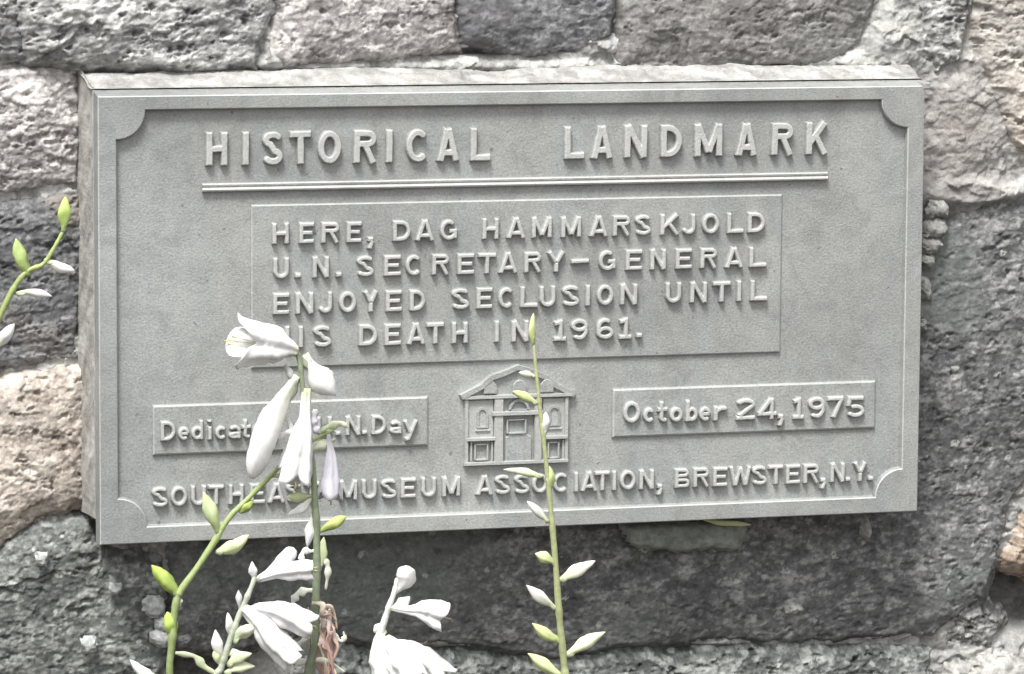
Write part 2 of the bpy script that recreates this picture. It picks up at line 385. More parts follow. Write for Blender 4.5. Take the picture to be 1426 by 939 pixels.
# mortar bed the plaque is set on (stands out from the wall; left and top sides in view)
def bed():
    pbl = P(131, 759, .016); ptl = P(127, 128, .016); ptr = P(1284, 118, .016)
    x0, x1 = ptl.x+.001, ptr.x+.000; z0 = P(700, 735, .016).z+.018; z1 = ptl.z+.0030
    nx, nz, ny = 560, 300, 26
    rows = []
    def rnd(u, v, s): return fbm(u*30, v*30, 4, s)*.0016+facets(u, v, .009, .006, .0016, .0012, s+9)[0]
    def sheet(A, B, f, s, cbase):
        X, Y, Z = f(A, B); n = rnd(A, B, s)
        return X, Y, Z, n
    out = []
    # top
    A, B = np.meshgrid(np.linspace(x0, x1, nx), np.linspace(0, 1, ny))
    lump = fbm(A*9, B*0+3, 4, 801)*.0032
    T = (A-(B**1.3*.0062+.0012)*(x1-A)/(x1-x0), .0165+B*(YW-.0165+.010), z1+(lump+.0105*sm(B, .0, .55)-.004*B)*np.clip(B*4, 0, 1)-(1-B)**8*.001+np.clip(B*5, 0, 1)*(fbm(A*70, B*2.2, 4, 805)*.0012+facets(A, B*.05, .010, .006, .0012, .0008, 806)[0]))
    # left
    A2, B2 = np.meshgrid(np.linspace(z0, z1, nz), np.linspace(0, 1, ny))
    Lf = (x0-.0005-fbm(A2*20, B2*0, 3, 803)*.0012-(B2)**1.3*.0055+(1-B2)**8*.002+fbm(A2*90, B2*3, 4, 807)*.0009, .0165+B2*(YW-.0165+.012), A2+(.0105*sm(B2, .0, .55)-.004*B2+.0035*B2)*((A2-z0)/(z1-z0))**6)
    A3, B3 = np.meshgrid(np.linspace(z0, z1, nz), np.linspace(0, 1, ny))
    Rt = (x1+fbm(A3*40, B3*2, 3, 809)*.0015, .0165+B3*(YW-.0165+.012), A3)
    A4, B4 = np.meshgrid(np.linspace(x0, x1, nx), np.linspace(0, 1, ny))
    Bt = (A4, .0165+B4*(YW-.0165+.012), z0+fbm(A4*40, B4*2, 3, 811)*.002)
    cos, qs, cols, off = [], [], [], 0
    for k, (X, Y, Z) in enumerate((T, Lf, Rt, Bt)):
        cos.append(np.stack([X.ravel(), Y.ravel()-YW, Z.ravel()-GZ], 1))
        idx = np.arange(X.size).reshape(X.shape)+off; off += X.size
        q = np.stack([idx[:-1, :-1], idx[:-1, 1:], idx[1:, 1:], idx[1:, :-1]], -1).reshape(-1, 4); qs.append(q)
        n = fbm(X*80+Y*50, Z*80+Y*90, 4, 820)
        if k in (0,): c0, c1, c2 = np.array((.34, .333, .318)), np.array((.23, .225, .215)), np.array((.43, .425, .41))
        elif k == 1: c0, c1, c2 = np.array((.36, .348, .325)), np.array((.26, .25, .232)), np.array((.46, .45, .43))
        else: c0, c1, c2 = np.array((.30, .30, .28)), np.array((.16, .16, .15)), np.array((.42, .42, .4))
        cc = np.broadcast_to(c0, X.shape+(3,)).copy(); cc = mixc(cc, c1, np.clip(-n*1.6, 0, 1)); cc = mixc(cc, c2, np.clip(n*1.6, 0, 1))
        cols.append(cc.reshape(-1, 3))
    # front closing quad, hidden by the plaque
    b = off; cos.append(np.array([(x0, .0168-YW, z0-GZ), (x1, .0168-YW, z0-GZ), (x1, .0168-YW, z1-.002-GZ), (x0, .0168-YW, z1-.002-GZ)])); qs.append(np.array([[b, b+1, b+2, b+3]])); cols.append(np.tile((.4, .4, .38), (4, 1)))
    o = link('mortar_bed', npmesh('mortar_bed', np.concatenate(cos), np.concatenate(qs), np.concatenate(cols)), M_mortar, wall, True)
bed()

def lump(name, pts, Yc, th, colr, seed, lab=None):
    """small rounded crust of mortar or lichen stuck on the stone, traced outline (px)"""
    xs = [p[0] for p in pts]; ys = [p[1] for p in pts]; n = 40
    A, B = np.meshgrid(np.linspace(min(xs)-4, max(xs)+4, n), np.linspace(min(ys)-4, max(ys)+4, n))
    d = sdf(pts, A+fbm(A*.12, B*.12, 3, seed)*4, B+fbm(A*.12, B*.12, 3, seed+9)*4)
    o3 = [P(a, b, Yc) for a, b in zip(A.ravel(), B.ravel())]
    X = np.array([q.x for q in o3]).reshape(A.shape); Z = np.array([q.z for q in o3]).reshape(A.shape)
    h = (YW-Yc)+th*(1-np.exp(-np.maximum(d, 0)/4))+np.minimum(d, 0)*.0012 + fbm(A*.09, B*.09, 4, seed+3)*th*.45
    cut = d > -6
    cc = np.broadcast_to(np.array(colr), A.shape+(3,)).copy()*(1+.35*fbm(A*.15, B*.15, 3, seed+5))[..., None]
    o = grid_out(name, X, Z, h, cut, cc, M_mortar)
    if lab and o: o['label'] = lab
# crusts right of the plaque, mortar smear under its lower edge, pale spots at the lower left
for k, (x, y, rx, ry) in enumerate([(1309, 292, 12, 13), (1303, 320, 15, 12), (1298, 343, 12, 9), (1293, 364, 8, 6), (1290, 402, 7, 11), (1287, 455, 4, 6), (1208, 738, 4, 15), (1107, 850, 8, 7)]):
    pts = [(x+rx*math.cos(t)*(1+.25*math.sin(3*t+k)), y+ry*math.sin(t)*(1+.2*math.cos(2*t+k))) for t in np.linspace(0, 6.0, 11)]
    lump('lichen', pts, YW-.020, .0025, (.34, .34, .32), 60+k)
lump('mortar_smear', [(868, 735), (1035, 728), (1042, 748), (1020, 766), (990, 762), (960, 768), (880, 758)], YW-.022, .003, (.25, .265, .24), 91, 'greenish grey mortar smear under the lower edge of the plaque')
for k, (x, y, r) in enumerate([(216, 847, 12), (230, 872, 8), (226, 890, 10), (163, 822, 5), (60, 780, 6), (125, 900, 9)]):
    pts = [(x+r*math.cos(t)*(1+.2*math.sin(2*t+k)), y+r*math.sin(t)) for t in np.linspace(0, 6.0, 11)]
    lump('lichen', pts, YW-.026, .002, (.42, .43, .42), 160+k)

# ------------------------------------------------------------------ plaque
YF = 0.0050                                           # recessed field
YP = 0.0030                                           # face of the raised panels
plaque = thing('plaque', 'grey cast metal historical landmark plaque with raised lettering mounted on the stone wall', 'plaque', (0, .016, -.157))
PI = Matrix.Translation((0, -.016, .157))
def pl(name, me, smooth=False, parent=None, mat=None):
    o = link(name, me, mat or M_metal, parent or plaque, smooth)
    if (parent or plaque) is plaque: o.matrix_parent_inverse = PI
    return o
c_tl, c_tr, c_br, c_bl = P(135, 134), P(1289, 120), P(1277, 712), P(140.5, 759.5)
W2 = (c_tr.x+c_br.x-c_tl.x-c_bl.x)/4; H2 = (c_tl.z+c_tr.z-c_bl.z-c_br.z)/4
cx = (c_tl.x+c_tr.x+c_br.x+c_bl.x)/4; cz = (c_tl.z+c_tr.z+c_bl.z+c_br.z)/4
L, R_, T_, B_ = cx-W2, cx+W2, cz+H2, cz-H2
# body
v, f = box(L+.002, R_-.002, YF, .0155, B_+.002, T_-.002); pl('body', mesh('body', v, f))
# frame: outer rectangle, inner outline with a quarter disc in each corner
il, ir, it, ib = L+.0130, R_-.0128, T_-.0098, B_+.0118
Rr = .0205
def inner(e):
    """inner outline shrunk towards the field by e (metres)"""
    pts = []; l, r, t, b = il+e, ir-e, it-e, ib+e; q = Rr+e
    cs = [((il, it), 0, -90), ((ir, it), 270-360+0, -180)]
    N = 14
    def arc(cxx, czz, a0, a1):
        return [(cxx+q*math.cos(math.radians(a0+(a1-a0)*k/N)), czz+q*math.sin(math.radians(a0+(a1-a0)*k/N))) for k in range(N+1)]
    def fixed(pts_):   # keep ends on the shrunk straight edges
        return pts_
    a = math.degrees(math.asin(e/q)) if e >= 0 else -math.degrees(math.asin(-e/q))
    pts += arc(il, it, -90+a, 0-a)                     # top left, from the left edge to the top edge
    pts += arc(ir, it, 180+a, 270-a)
    pts += arc(ir, ib, 90+a, 180-a)
    pts += arc(il, ib, 0+a, 90-a)
    return pts
def rect_ring(e, n): return None
def highlightmesh(me, yface, tol, amt=.8, face=0.0):
    """highlights painted along the rubbed edges: chamfer faces get a lighter colour"""
    a = me.color_attributes.new('worn_highlight', 'FLOAT_COLOR', 'CORNER'); d = []
    for p in me.polygons:
        edge = abs(p.normal.y) < .985 and abs(p.center.y-yface) < .0011
        d += [amt if edge else (face if abs(p.center.y-yface) < .0003 else 0.0)]*len(p.vertices)
    a.data.foreach_set('color', np.repeat(np.array(d, dtype=np.float32), 4))
def ring_frame():
    bm = bmesh.new()
    def loop(pts, y):
        vs = [bm.verts.new((x, y, z)) for x, z in pts]
        es = [bm.edges.new((vs[k], vs[(k+1) % len(vs)])) for k in range(len(vs))]
        return vs, es
    def bridge(a, b):
        n = len(a)
        for k in range(n): bm.faces.new((a[k], a[(k+1) % n], b[(k+1) % n], b[k]))
    i0, e0 = loop(inner(-.0007), 0.0)
    i1, _ = loop(inner(0), .0009); i2, _ = loop(inner(.0009), YF+.0006); i3, _ = loop(inner(.0018), YF+.0004)
    bridge(i0, i1); bridge(i1, i2)
    i4, _ = loop(inner(.0020), YF+.003); bridge(i2, i4)
    def rc(e, top=0): return [(L-e, T_+e+top), (R_+e, T_+e+top), (R_+e, B_-e), (L-e, B_-e)]
    o0, eo = loop(rc(-.0007), 0.0); o1, _ = loop(rc(0), .0008); o2, _ = loop(rc(.0003, .0024), .0150); o3, _ = loop(rc(-.001), .016)
    bridge(o0, o1); bridge(o1, o2); bridge(o2, o3)
    bmesh.ops.triangle_fill(bm, edges=e0+eo, use_beauty=True, normal=(0, -1, 0))
    bmesh.ops.recalc_face_normals(bm, faces=bm.faces)
    me = bpy.data.meshes.new('frame'); bm.to_mesh(me); bm.free(); return me
fm = ring_frame(); highlightmesh(fm, 0, .001, .75); pl('frame', fm, mat=M_highlit)
# casting nub at the upper right corner
v, f = box(R_-.002, R_+.0042, -.0006, .0165, T_-.0030, T_+.0026); me = mesh('casting_nub', v, f)
o = pl('casting_nub', me); bv = o.modifiers.new('b', 'BEVEL'); bv.width = .0012; bv.segments = 2

def panel(name, q, y0, y1, ch=.0012, parent=None, n=1):
    """raised slab with chamfered edges; q = four px corners TL TR BR BL on its face"""
    p = [P(a, b, y1) for a, b in q]
    x0 = (p[0].x+p[3].x)/2; x1 = (p[1].x+p[2].x)/2; za = (p[0].z+p[1].z)/2; zb = (p[2].z+p[3].z)/2
    return slab(name, x0, x1, zb, za, y0, y1, ch, parent)
def slab(name, x0, x1, zb, za, y0, y1, ch=.0008, parent=None):
    vs = []
    for e, y in ((-.25*ch, y0+.0006), (0, y1+.35*(y0-y1)), (ch*.75, y1)):
        vs += [(x0+e, y, za-e), (x1-e, y, za-e), (x1-e, y, zb+e), (x0+e, y, zb+e)]
    fs = [(8, 9, 10, 11)][::-1]
    fs = [(8, 11, 10, 9)]
    for r in (0, 4):
        for k in range(4): fs.append((r+k, r+4+k, r+4+(k+1) % 4, r+(k+1) % 4)[::-1])
    me = mesh(name, vs, fs); bm = bmesh.new(); bm.from_mesh(me); bmesh.ops.recalc_face_normals(bm, faces=bm.faces)
    fr = min(bm.faces, key=lambda F: F.calc_center_median().y)
    if fr.normal.y > 0: bmesh.ops.reverse_faces(bm, faces=bm.faces)
    bm.to_mesh(me); bm.free()
    highlightmesh(me, min(v_.co.y for v_ in me.vertices), .0005, .35, .45 if parent else 0.0)
    return pl(name, me, parent=parent, mat=M_highlit)
tp = panel('text_panel', [(350, 288), (1089, 269), (1087, 490), (350, 514)], YF, YP)
p2 = panel('text_panel', [(213, 566), (596, 552), (596, 620), (213, 635)], YF, YP-.0003, .0016)
p3 = panel('text_panel', [(854, 542), (1220, 531), (1218, 596), (853, 610)], YF, YP-.0003, .0016)
# divider bar with a groove along it
a = P(282, 262, .002); b = P(1153, 245, .002)
zc = (a.z+b.z)/2
def prism(name, x0, x1, prof, zc, ends=.001):
    n = len(prof); vs = [(x0, y, zc+z) for z, y in prof]+[(x0+ends, y-.0001, zc+z) for z, y in prof]+[(x1-ends, y-.0001, zc+z) for z, y in prof]+[(x1, y, zc+z) for z, y in prof]
    fs = []
    for r in range(3):
        for k in range(n-1): fs.append((r*n+k, r*n+k+1, (r+1)*n+k+1, (r+1)*n+k))
    fs.append(tuple(range(n))[::-1]); fs.append(tuple(range(3*n, 4*n)))
    me = mesh(name, vs, fs); bm = bmesh.new(); bm.from_mesh(me); bmesh.ops.recalc_face_normals(bm, faces=bm.faces); bm.to_mesh(me); bm.free()
    highlightmesh(me, .0016, .002, .8)
    return pl(name, me, mat=M_highlit)
prism('divider_bar', a.x, b.x, [(.0031, YF+.0006), (.0027, .0030), (.0020, .0018), (.0008, .0018), (.0003, .0025), (-.0002, .0022), (-.0016, .0014), (-.0026, .0018), (-.0031, .0030), (-.0034, YF+.0006)], zc)

# ---- glyphs: strokes in a box of width a, height 1, weight w
def arc(cx, cy, rx, ry, a0, a1, n=14):
    return [(cx+rx*math.cos(math.radians(a0+(a1-a0)*k/n)), cy+ry*math.sin(math.radians(a0+(a1-a0)*k/n))) for k in range(n+1)]
def strokes(ch, a, w):
    h = w/2; m = a-h; L_ = [(h, 0), (h, 1)]; top = [(0, 1-h), (a, 1-h)]; bot = [(0, h), (a, h)]
    rd = lambda: None
    if ch == 'H': return [L_, [(m, 0), (m, 1)], [(h, .5), (m, .5)]]
    if ch == 'I': return [[(a/2, 0), (a/2, 1)]]
    if ch == 'T': return [top, [(a/2, 0), (a/2, 1-h)]]
    if ch == 'L': return [L_, bot]
    if ch == 'E': return [L_, top, bot, [(h, .51), (a*.9, .51)]]
    if ch == 'A': return [[(h*1.0, 0), (a/2-h*.15, 1)], [(m, 0), (a/2+h*.15, 1)], [(a*.22, .27), (a*.78, .27)]]
    if ch == 'N': return [L_, [(m, 0), (m, 1)], [(h*1.1, 1), (m-h*.1, 0)]]
    if ch == 'M': return [L_, [(m, 0), (m, 1)], [(h*1.1, 1), (a/2, .12)], [(m-h*.1, 1), (a/2, .12)]]
    if ch == 'W': return [[(h*.8, 1), (a*.27, 0)], [(a*.27, 0), (a/2, .95)], [(a/2, .95), (a*.73, 0)], [(a*.73, 0), (a-h*.8, 1)]]
    if ch == 'Y': return [[(h, 1), (a/2, .45)], [(m, 1), (a/2, .45)], [(a/2, 0), (a/2, .5)]]
    if ch == 'K': return [L_, [(m, 1), (h, .35)], [(a*.42, .35+.65*(a*.42-h)/(m-h)), (m, 0)]]
    if ch == 'U': return [[(h, 1), (h, a/2)] + arc(a/2, min(a/2, .42), a/2-h, min(a/2, .42)-h, 180, 360)[0:] + [(m, 1)]]
    if ch == 'J':
        r = min(a*.47, .4); return [[(m, 1), (m, r)] + arc(m-(r-h)*1.0, r, r-h, r-h, 0, -165, 10)]
    if ch in 'OQ0': return [arc(a/2, .5, a/2-h, .5-h, 0, 360, 24)]
    if ch == 'C': return [arc(a/2, .5, a/2-h, .5-h, 42, 318, 20)]
    if ch == 'G': return [arc(a/2, .5, a/2-h, .5-h, 45, 345, 20), [(a*.52, .45), (a, .45)], [(m, .08), (m, .5)]]
    if ch == 'D':
        r = min(a-w, .5); return [L_, [(h, 1-h), (a-r, 1-h)] + arc(a-r, .5, r-h, .5-h, 90, -90, 14)[1:-1] + [(a-r, h), (h, h)]]
    if ch == 'R': return [L_, [(h, 1-h), (a-.28, 1-h)] + arc(a-.28, .735, .28-h, .265-h, 90, -90, 10)[1:-1] + [(a-.28, .47+h), (h, .47+h)], [(a*.48, .47+h), (m*1.02, 0)]]
    if ch == 'P': return [L_, [(h, 1-h), (a-.28, 1-h)] + arc(a-.28, .735, .28-h, .265-h, 90, -90, 10)[1:-1] + [(a-.28, .47+h), (h, .47+h)]]
    if ch == 'B': return [L_, [(h, 1-h), (a-.3, 1-h)] + arc(a-.3, .755, .26-h, .245-h, 90, -90, 10)[1:-1] + [(a-.3, .51+h), (h, .51+h)], [(h, .53-h), (a-.28, .53-h)] + arc(a-.28, .265, .28-h, .265-h, 90, -90, 10)[1:-1] + [(a-.28, h), (h, h)]]
    if ch == 'S': return [arc(a/2, .745, a/2-h, .255-h, 25, 250, 14) + arc(a/2, .265, a/2-h, .265-h, 75, -155, 14)]
    if ch == '-': return [[(0, .5), (a, .5)]]
    if ch == '.': return [[(0, w*.6), (w*1.25, w*.6)]]
    if ch == ',': return [[(0, w*.6), (w*1.25, w*.6)], [(w*.95, w*.5), (w*.35, -w*1.3)]]
    if ch == '1': return [[(a*.55, 0), (a*.55, 1)], [(a*.55, 1-h*1.2), (a*.08, .78)], [(a*.05, h*.8), (a, h*.8)]]
    if ch == '9': return [arc(a/2, .68, a/2-h, .32-h, 0, 360, 20), arc(a/2, .45, a/2-h, .45-h, 10, -130, 12), [(m, .45), (m, .7)]]
    if ch == '6': return [arc(a/2, .32, a/2-h, .32-h, 0, 360, 20), arc(a/2, .55, a/2-h, .45-h, 190, 50, 12), [(h, .55), (h, .3)]]
    if ch == '7': return [top, [(a-h, 1-h), (a*.35, 0)]]
    if ch == '2': return [arc(a/2, .72, a/2-h, .28-h, 165, -38, 12) + [(h, h*1.6)], bot]
    if ch == '4': return [[(a*.72, 0), (a*.72, 1)], [(a*.70, .97), (h*.9, .3)], [(0, .28), (a, .28)]]
    if ch == '5': return [[(a*.08, 1-h), (a*.95, 1-h)], [(a*.2, 1), (a*.13, .5)], arc(a/2, .32, a/2-h, .32-h, 130, -155, 16)]
    x = .70
    if ch in 'aceo': pass
    if ch == 'o': return [arc(a/2, x/2, a/2-h, x/2-h, 0, 360, 20)]
    if ch == 'c': return [arc(a/2, x/2, a/2-h, x/2-h, 42, 318, 18)]
    if ch == 'e': return [arc(a/2, x/2, a/2-h, x/2-h, 0, 312, 18), [(h, x*.5), (a-h*.6, x*.5)]]
    if ch == 'd': return [arc(a/2, x/2, a/2-h, x/2-h, 0, 360, 20), [(m, 0), (m, 1)]]
    if ch == 'b': return [arc(a/2, x/2, a/2-h, x/2-h, 0, 360, 20), [(h, 0), (h, 1)]]
    if ch == 'i': return [[(a/2, 0), (a/2, x)], [(a/2, .85), (a/2, 1)]]
    if ch == 't': return [[(a*.4, 1-.03), (a*.4, .2)] + arc(a*.4+.18, .2, .18, .2-h, 180, 280, 6), [(0, x-h), (a, x-h)]]
    if ch == 'r': return [[(h, 0), (h, x)], arc(a*.75, x*.45, a*.75-h, x*.55-h, 175, 60, 8)]
    if ch == 'a': return [[(m, 0), (m, x*.62)], arc(a/2, x*.62, a/2-h, x*.38-h, 0, 150, 10), arc(a/2, x*.29, a/2-h, x*.29-h, 0, 360, 18)]
    if ch == 'y': return [[(h*.9, x), (a*.5, .04)], [(a-h*.9, x), (a*.5, .04), (a*.36, -.22), (a*.1, -.26)]]
    raise ValueError(ch)
def gdist(sts, w, X, Y):
    d = np.full(X.shape, -9.0)
    for st in sts:
        closed = math.hypot(st[0][0]-st[-1][0], st[0][1]-st[-1][1]) < 1e-6
        for k in range(len(st)-1):
            ax, ay = st[k]; bx, by = st[k+1]; l = math.hypot(bx-ax, by-ay)
            if l < 1e-6: continue
            ux, uy = (bx-ax)/l, (by-ay)/l
            al = (X-ax)*ux+(Y-ay)*uy; pe = np.abs(-(X-ax)*uy+(Y-ay)*ux)
            d0 = w/2-pe
            # butt ends only at the ends of a stroke, round joints inside
            lo = al if (k == 0 and not closed) else None
            hi = l-al if (k == len(st)-2 and not closed) else None
            s0 = np.where(al < 0, w/2-np.hypot(X-ax, Y-ay), d0) if lo is None else np.minimum(d0, al)
            s0 = np.where(al > l, w/2-np.hypot(X-bx, Y-by), s0) if hi is None else np.minimum(s0, l-al)
            d = np.maximum(d, s0)
    return d
GC = {}
def glyph(ch, a, w, ht, H, fine):
    key = (ch, round(a, 3), round(w, 3), round(ht, 5), H)
    if key in GC: return GC[key]
    st = strokes(ch, a, w)
    pad = .10; y0 = -.30 if ch in ',y' else 0
    if ch in '.,': a = w*1.5
    nx = int((a+2*pad)*ht/fine)+2; ny = int((1+2*pad-y0)*ht/fine)+2
    if ch == '.': ny = int((w*1.4+2*pad)*ht/fine)+2
    if ch == '-': pass
    ytop = (w*1.4+pad) if ch == '.' else 1+pad
    X, Y = np.meshgrid(np.linspace(-pad, a+pad, nx), np.linspace(y0-pad, ytop, ny))
    j = sum(map(ord, ch))
    Xw = X+.010*fbm(X*5+j, Y*5, 3, 71); Yw = Y+.010*fbm(X*5+j, Y*5, 3, 73)
    d = gdist(st, w, Xw, Yw)*ht                          # metres
    dr = .00068
    t = d/dr
    h = np.where(t > 0, H*(1-(1-np.clip(t*.62, 0, 1))**2.2), t*H*.55)
    h = np.maximum(h, -.0012)
    q = np.maximum(np.maximum(h[:-1, :-1], h[1:, :-1]), np.maximum(h[:-1, 1:], h[1:, 1:])) > -.0006
    idx = np.arange(X.size).reshape(X.shape)
    quads = np.stack([idx[:-1, :-1][q], idx[:-1, 1:][q], idx[1:, 1:][q], idx[1:, :-1][q]], 1)
    used, inv = np.unique(quads, return_inverse=True)
    co = np.stack([((X-a/2)*ht).ravel()[used], -h.ravel()[used], (Y*ht).ravel()[used]], 1)
    me = npmesh('letter', co, inv.reshape(-1, 4)); me.materials.append(M_highlit)
    wr = np.clip((h.ravel()[used]/H-.45)/.40, 0, 1)*.78  # letter tops painted lighter by height, for their highlights
    at = me.color_attributes.new('worn_highlight', 'FLOAT_COLOR', 'POINT'); at.data.foreach_set('color', np.stack([wr, wr, wr, np.ones(len(wr))], 1).astype(np.float32).ravel())
    me.polygons.foreach_set('use_smooth', [True]*len(me.polygons))
    GC[key] = me; return me
def line(items, l0, l1, top0, top1, w, H, Yb, fine=.00036, widths=None):
    """items: (char, x0, x1) px; l0,l1: (x, baseline y) at the two ends; top0/top1: letter top y there"""
    A = P(l0[0], l0[1], Yb-H*.6); B = P(l1[0], l1[1], Yb-H*.6)
    tA = P(l0[0], top0, Yb-H*.6); tB = P(l1[0], top1, Yb-H*.6)
    ht = ((tA.z-A.z)+(tB.z-B.z))/2
    bych = {}
    for ch, x0, x1 in items:
        by = l0[1]+(l1[1]-l0[1])*((x0+x1)/2-l0[0])/(l1[0]-l0[0])
        p0 = P(x0, by, Yb-H*.6); p1 = P(x1, by, Yb-H*.6)
        bych.setdefault(ch, []).append(p1.x-p0.x)
    for ch, x0, x1 in items:
        xm = (x0+x1)/2; by = l0[1]+(l1[1]-l0[1])*(xm-l0[0])/(l1[0]-l0[0])
        c = P(xm, by, Yb-H*.6)
        zz = A.z+(B.z-A.z)*(c.x-A.x)/(B.x-A.x)
        wid = sum(bych[ch])/len(bych[ch])/ht + .07
        me = glyph(ch, max(wid, w), w, ht, H, fine)
        o = link('letter', me, None, plaque); o.matrix_parent_inverse = PI
        o.location = (c.x, Yb, zz+random.uniform(-1, 1)*.00012); o.rotation_euler = (0, math.radians(random.uniform(-.9, .9)), 0)
line([('H', 288, 316), ('I', 336, 348), ('S', 366, 393), ('T', 405, 433), ('O', 443, 474), ('R', 493, 523), ('I', 537, 547), ('C', 566, 597), ('A', 609, 639), ('L', 656, 682),
      ('L', 787, 813), ('A', 824, 852), ('N', 870, 900), ('D', 921, 949), ('M', 968, 1005), ('A', 1025, 1053), ('R', 1075, 1103), ('K', 1123, 1152)],
     (300, 232), (1138, 216), 184, 170, .225, .0044, YF)
line([('H', 380, 402), ('E', 417, 437), ('R', 449, 471), ('E', 483, 503), (',', 513, 521), ('D', 547, 572), ('A', 579, 604), ('G', 613, 636), ('H', 672, 694), ('A', 706, 731), ('M', 741, 768), ('M', 782, 809), ('A', 820, 847), ('R', 853, 878), ('S', 885, 906), ('K', 920, 946), ('J', 949, 968), ('O', 978, 1001), ('L', 1013, 1035), ('D', 1042, 1064)],
     (390, 341), (1053, 325), 311, 295, .245, .0040, YP)
line([('U', 381, 402), ('.', 412, 420), ('N', 436, 458), ('.', 469, 477), ('S', 497, 520), ('E', 536, 557), ('C', 565, 588), ('R', 602, 625), ('E', 637, 660), ('T', 666, 690), ('A', 695, 720), ('R', 731, 753), ('Y', 762, 787), ('-', 796, 820), ('G', 834, 857), ('E', 871, 894), ('N', 906, 927), ('E', 941, 963), ('R', 975, 998), ('A', 1009, 1035), ('L', 1044, 1067)],
     (391, 389), (1055, 373), 359, 343, .245, .0040, YP)
line([('E', 381, 402), ('N', 413, 436), ('J', 443, 462), ('O', 473, 495), ('Y', 506, 527), ('E', 537, 560), ('D', 571, 592), ('S', 629, 653), ('E', 664, 685), ('C', 694, 716), ('L', 725, 748), ('U', 752, 773), ('S', 783, 806), ('I', 815, 822), ('O', 831, 854), ('N', 864, 887), ('U', 927, 948), ('N', 961, 984), ('T', 993, 1017), ('I', 1025, 1033), ('L', 1045, 1068)],
     (391, 439), (1056, 420), 408, 390, .245, .0040, YP)
line([('H', 382, 402), ('I', 415, 423), ('S', 437, 461), ('D', 500, 525), ('E', 536, 558), ('A', 567, 592), ('T', 595, 618), ('H', 629, 652), ('I', 688, 696), ('N', 713, 736), ('1', 771, 788), ('9', 795, 818), ('6', 831, 854), ('1', 862, 879), ('.', 887, 895)],
     (391, 486), (890, 472), 455, 441, .245, .0040, YP)
line([('D', 225, 244), ('e', 248, 264), ('d', 267, 283), ('i', 289, 296), ('c', 300, 316), ('a', 319, 335), ('t', 337, 349), ('e', 351, 366), ('d', 370, 386), ('U', 442, 462), ('.', 469, 475), ('N', 482, 502), ('.', 505, 512), ('D', 517, 538), ('a', 543, 559), ('y', 562, 582)],
     (234, 615), (528, 606), 587, 577, .235, .0034, YP-.0003)
line([('O', 868, 891), ('c', 896, 912), ('t', 916, 929), ('o', 933, 950), ('b', 955, 971), ('e', 974, 990), ('r', 994, 1010), ('2', 1026, 1051), ('4', 1056, 1081), (',', 1084, 1092), ('1', 1104, 1119), ('9', 1126, 1148), ('7', 1153, 1174), ('5', 1179, 1203)],
     (880, 590), (1192, 582), 560, 550, .235, .0034, YP-.0003)
line([('S', 212, 234), ('O', 239, 260), ('U', 267, 286), ('T', 291, 311), ('H', 319, 339), ('E', 348, 369), ('A', 373, 397), ('S', 400, 420), ('T', 424, 444),
      ('M', 473, 497), ('U', 504, 525), ('S', 531, 552), ('E', 558, 579), ('U', 587, 607), ('M', 616, 641), ('A', 663, 686), ('S', 690, 710), ('S', 716, 737), ('O', 741, 763), ('C', 770, 792), ('I', 799, 806), ('A', 809, 831), ('T', 829, 849), ('I', 852, 859), ('O', 863, 885), ('N', 890, 911), (',', 916, 923),
      ('B', 940, 960), ('R', 966, 987), ('E', 993, 1012), ('W', 1016, 1045), ('S', 1047, 1068), ('T', 1070, 1091), ('E', 1095, 1113), ('R', 1119, 1140), (',', 1144, 1150), ('N', 1157, 1175), ('.', 1179, 1184), ('Y', 1188, 1207), ('.', 1210, 1216)],
     (223, 707), (1198, 671), 678, 643, .24, .0040, YF)

# ---- building relief
rel = slab('building_relief', P(648, 600, .004).x, P(791, 600, .004).x, P(720, 646, .004).z, P(720, 552, .004).z, YF, .0044, .0004)
RM = rel
def rbox(name, x0, y0, x1, y1, yb, yf, ch=.0005):
    """px rectangle, levelled: y given at x=720 and following the plaque"""
    a = P(x0, y0+sl_(x0), yf); b = P(x1, y1+sl_(x1), yf)
    c = P((x0+x1)/2, y0+sl_((x0+x1)/2), yf); d_ = P((x0+x1)/2, y1+sl_((x0+x1)/2), yf)
    o = slab(name, a.x, b.x, d_.z, c.z, yb, yf, ch, parent=rel)
    o.matrix_parent_inverse = rel.matrix_world.inverted() if False else Matrix.Identity(4)
    return o
def sl_(x): return -(x-720)*.027
def rpoly(name, pts, yb, yf, ch=.7):
    """raised polygon from px outline"""
    q = np.array([[P(x, y+sl_(x), yf).x, P(x, y+sl_(x), yf).z] for x, y in pts]); n = len(q); c = q.mean(0)
    vs = [(x, yb+.0004, z) for x, z in q]; vs += [(c[0]+(x-c[0])*.99, yf+.0003, c[1]+(z-c[1])*.985) for x, z in q]
    vs += [(c[0]+(x-c[0])*.95, yf, c[1]+(z-c[1])*.90) for x, z in q]
    fs = [tuple(range(2*n, 3*n))]
    for r in (0, n):
        for k in range(n): fs.append((r+k, r+(k+1) % n, r+n+(k+1) % n, r+n+k))
    me = mesh(name, vs, fs); bm = bmesh.new(); bm.from_mesh(me); bmesh.ops.recalc_face_normals(bm, faces=bm.faces)
    fr = max(bm.faces, key=lambda F: len(F.verts))
    if fr.normal.y > 0: bmesh.ops.reverse_faces(bm, faces=bm.faces)
    bm.to_mesh(me); bm.free(); highlightmesh(me, yf, .001, .8); return pl(name, me, parent=rel, mat=M_highlit)
rpoly('gable', [(644, 552), (672, 538), (684, 526), (704, 519), (722, 512), (742, 518), (760, 528), (772, 538), (799, 552)], YF, .0030)
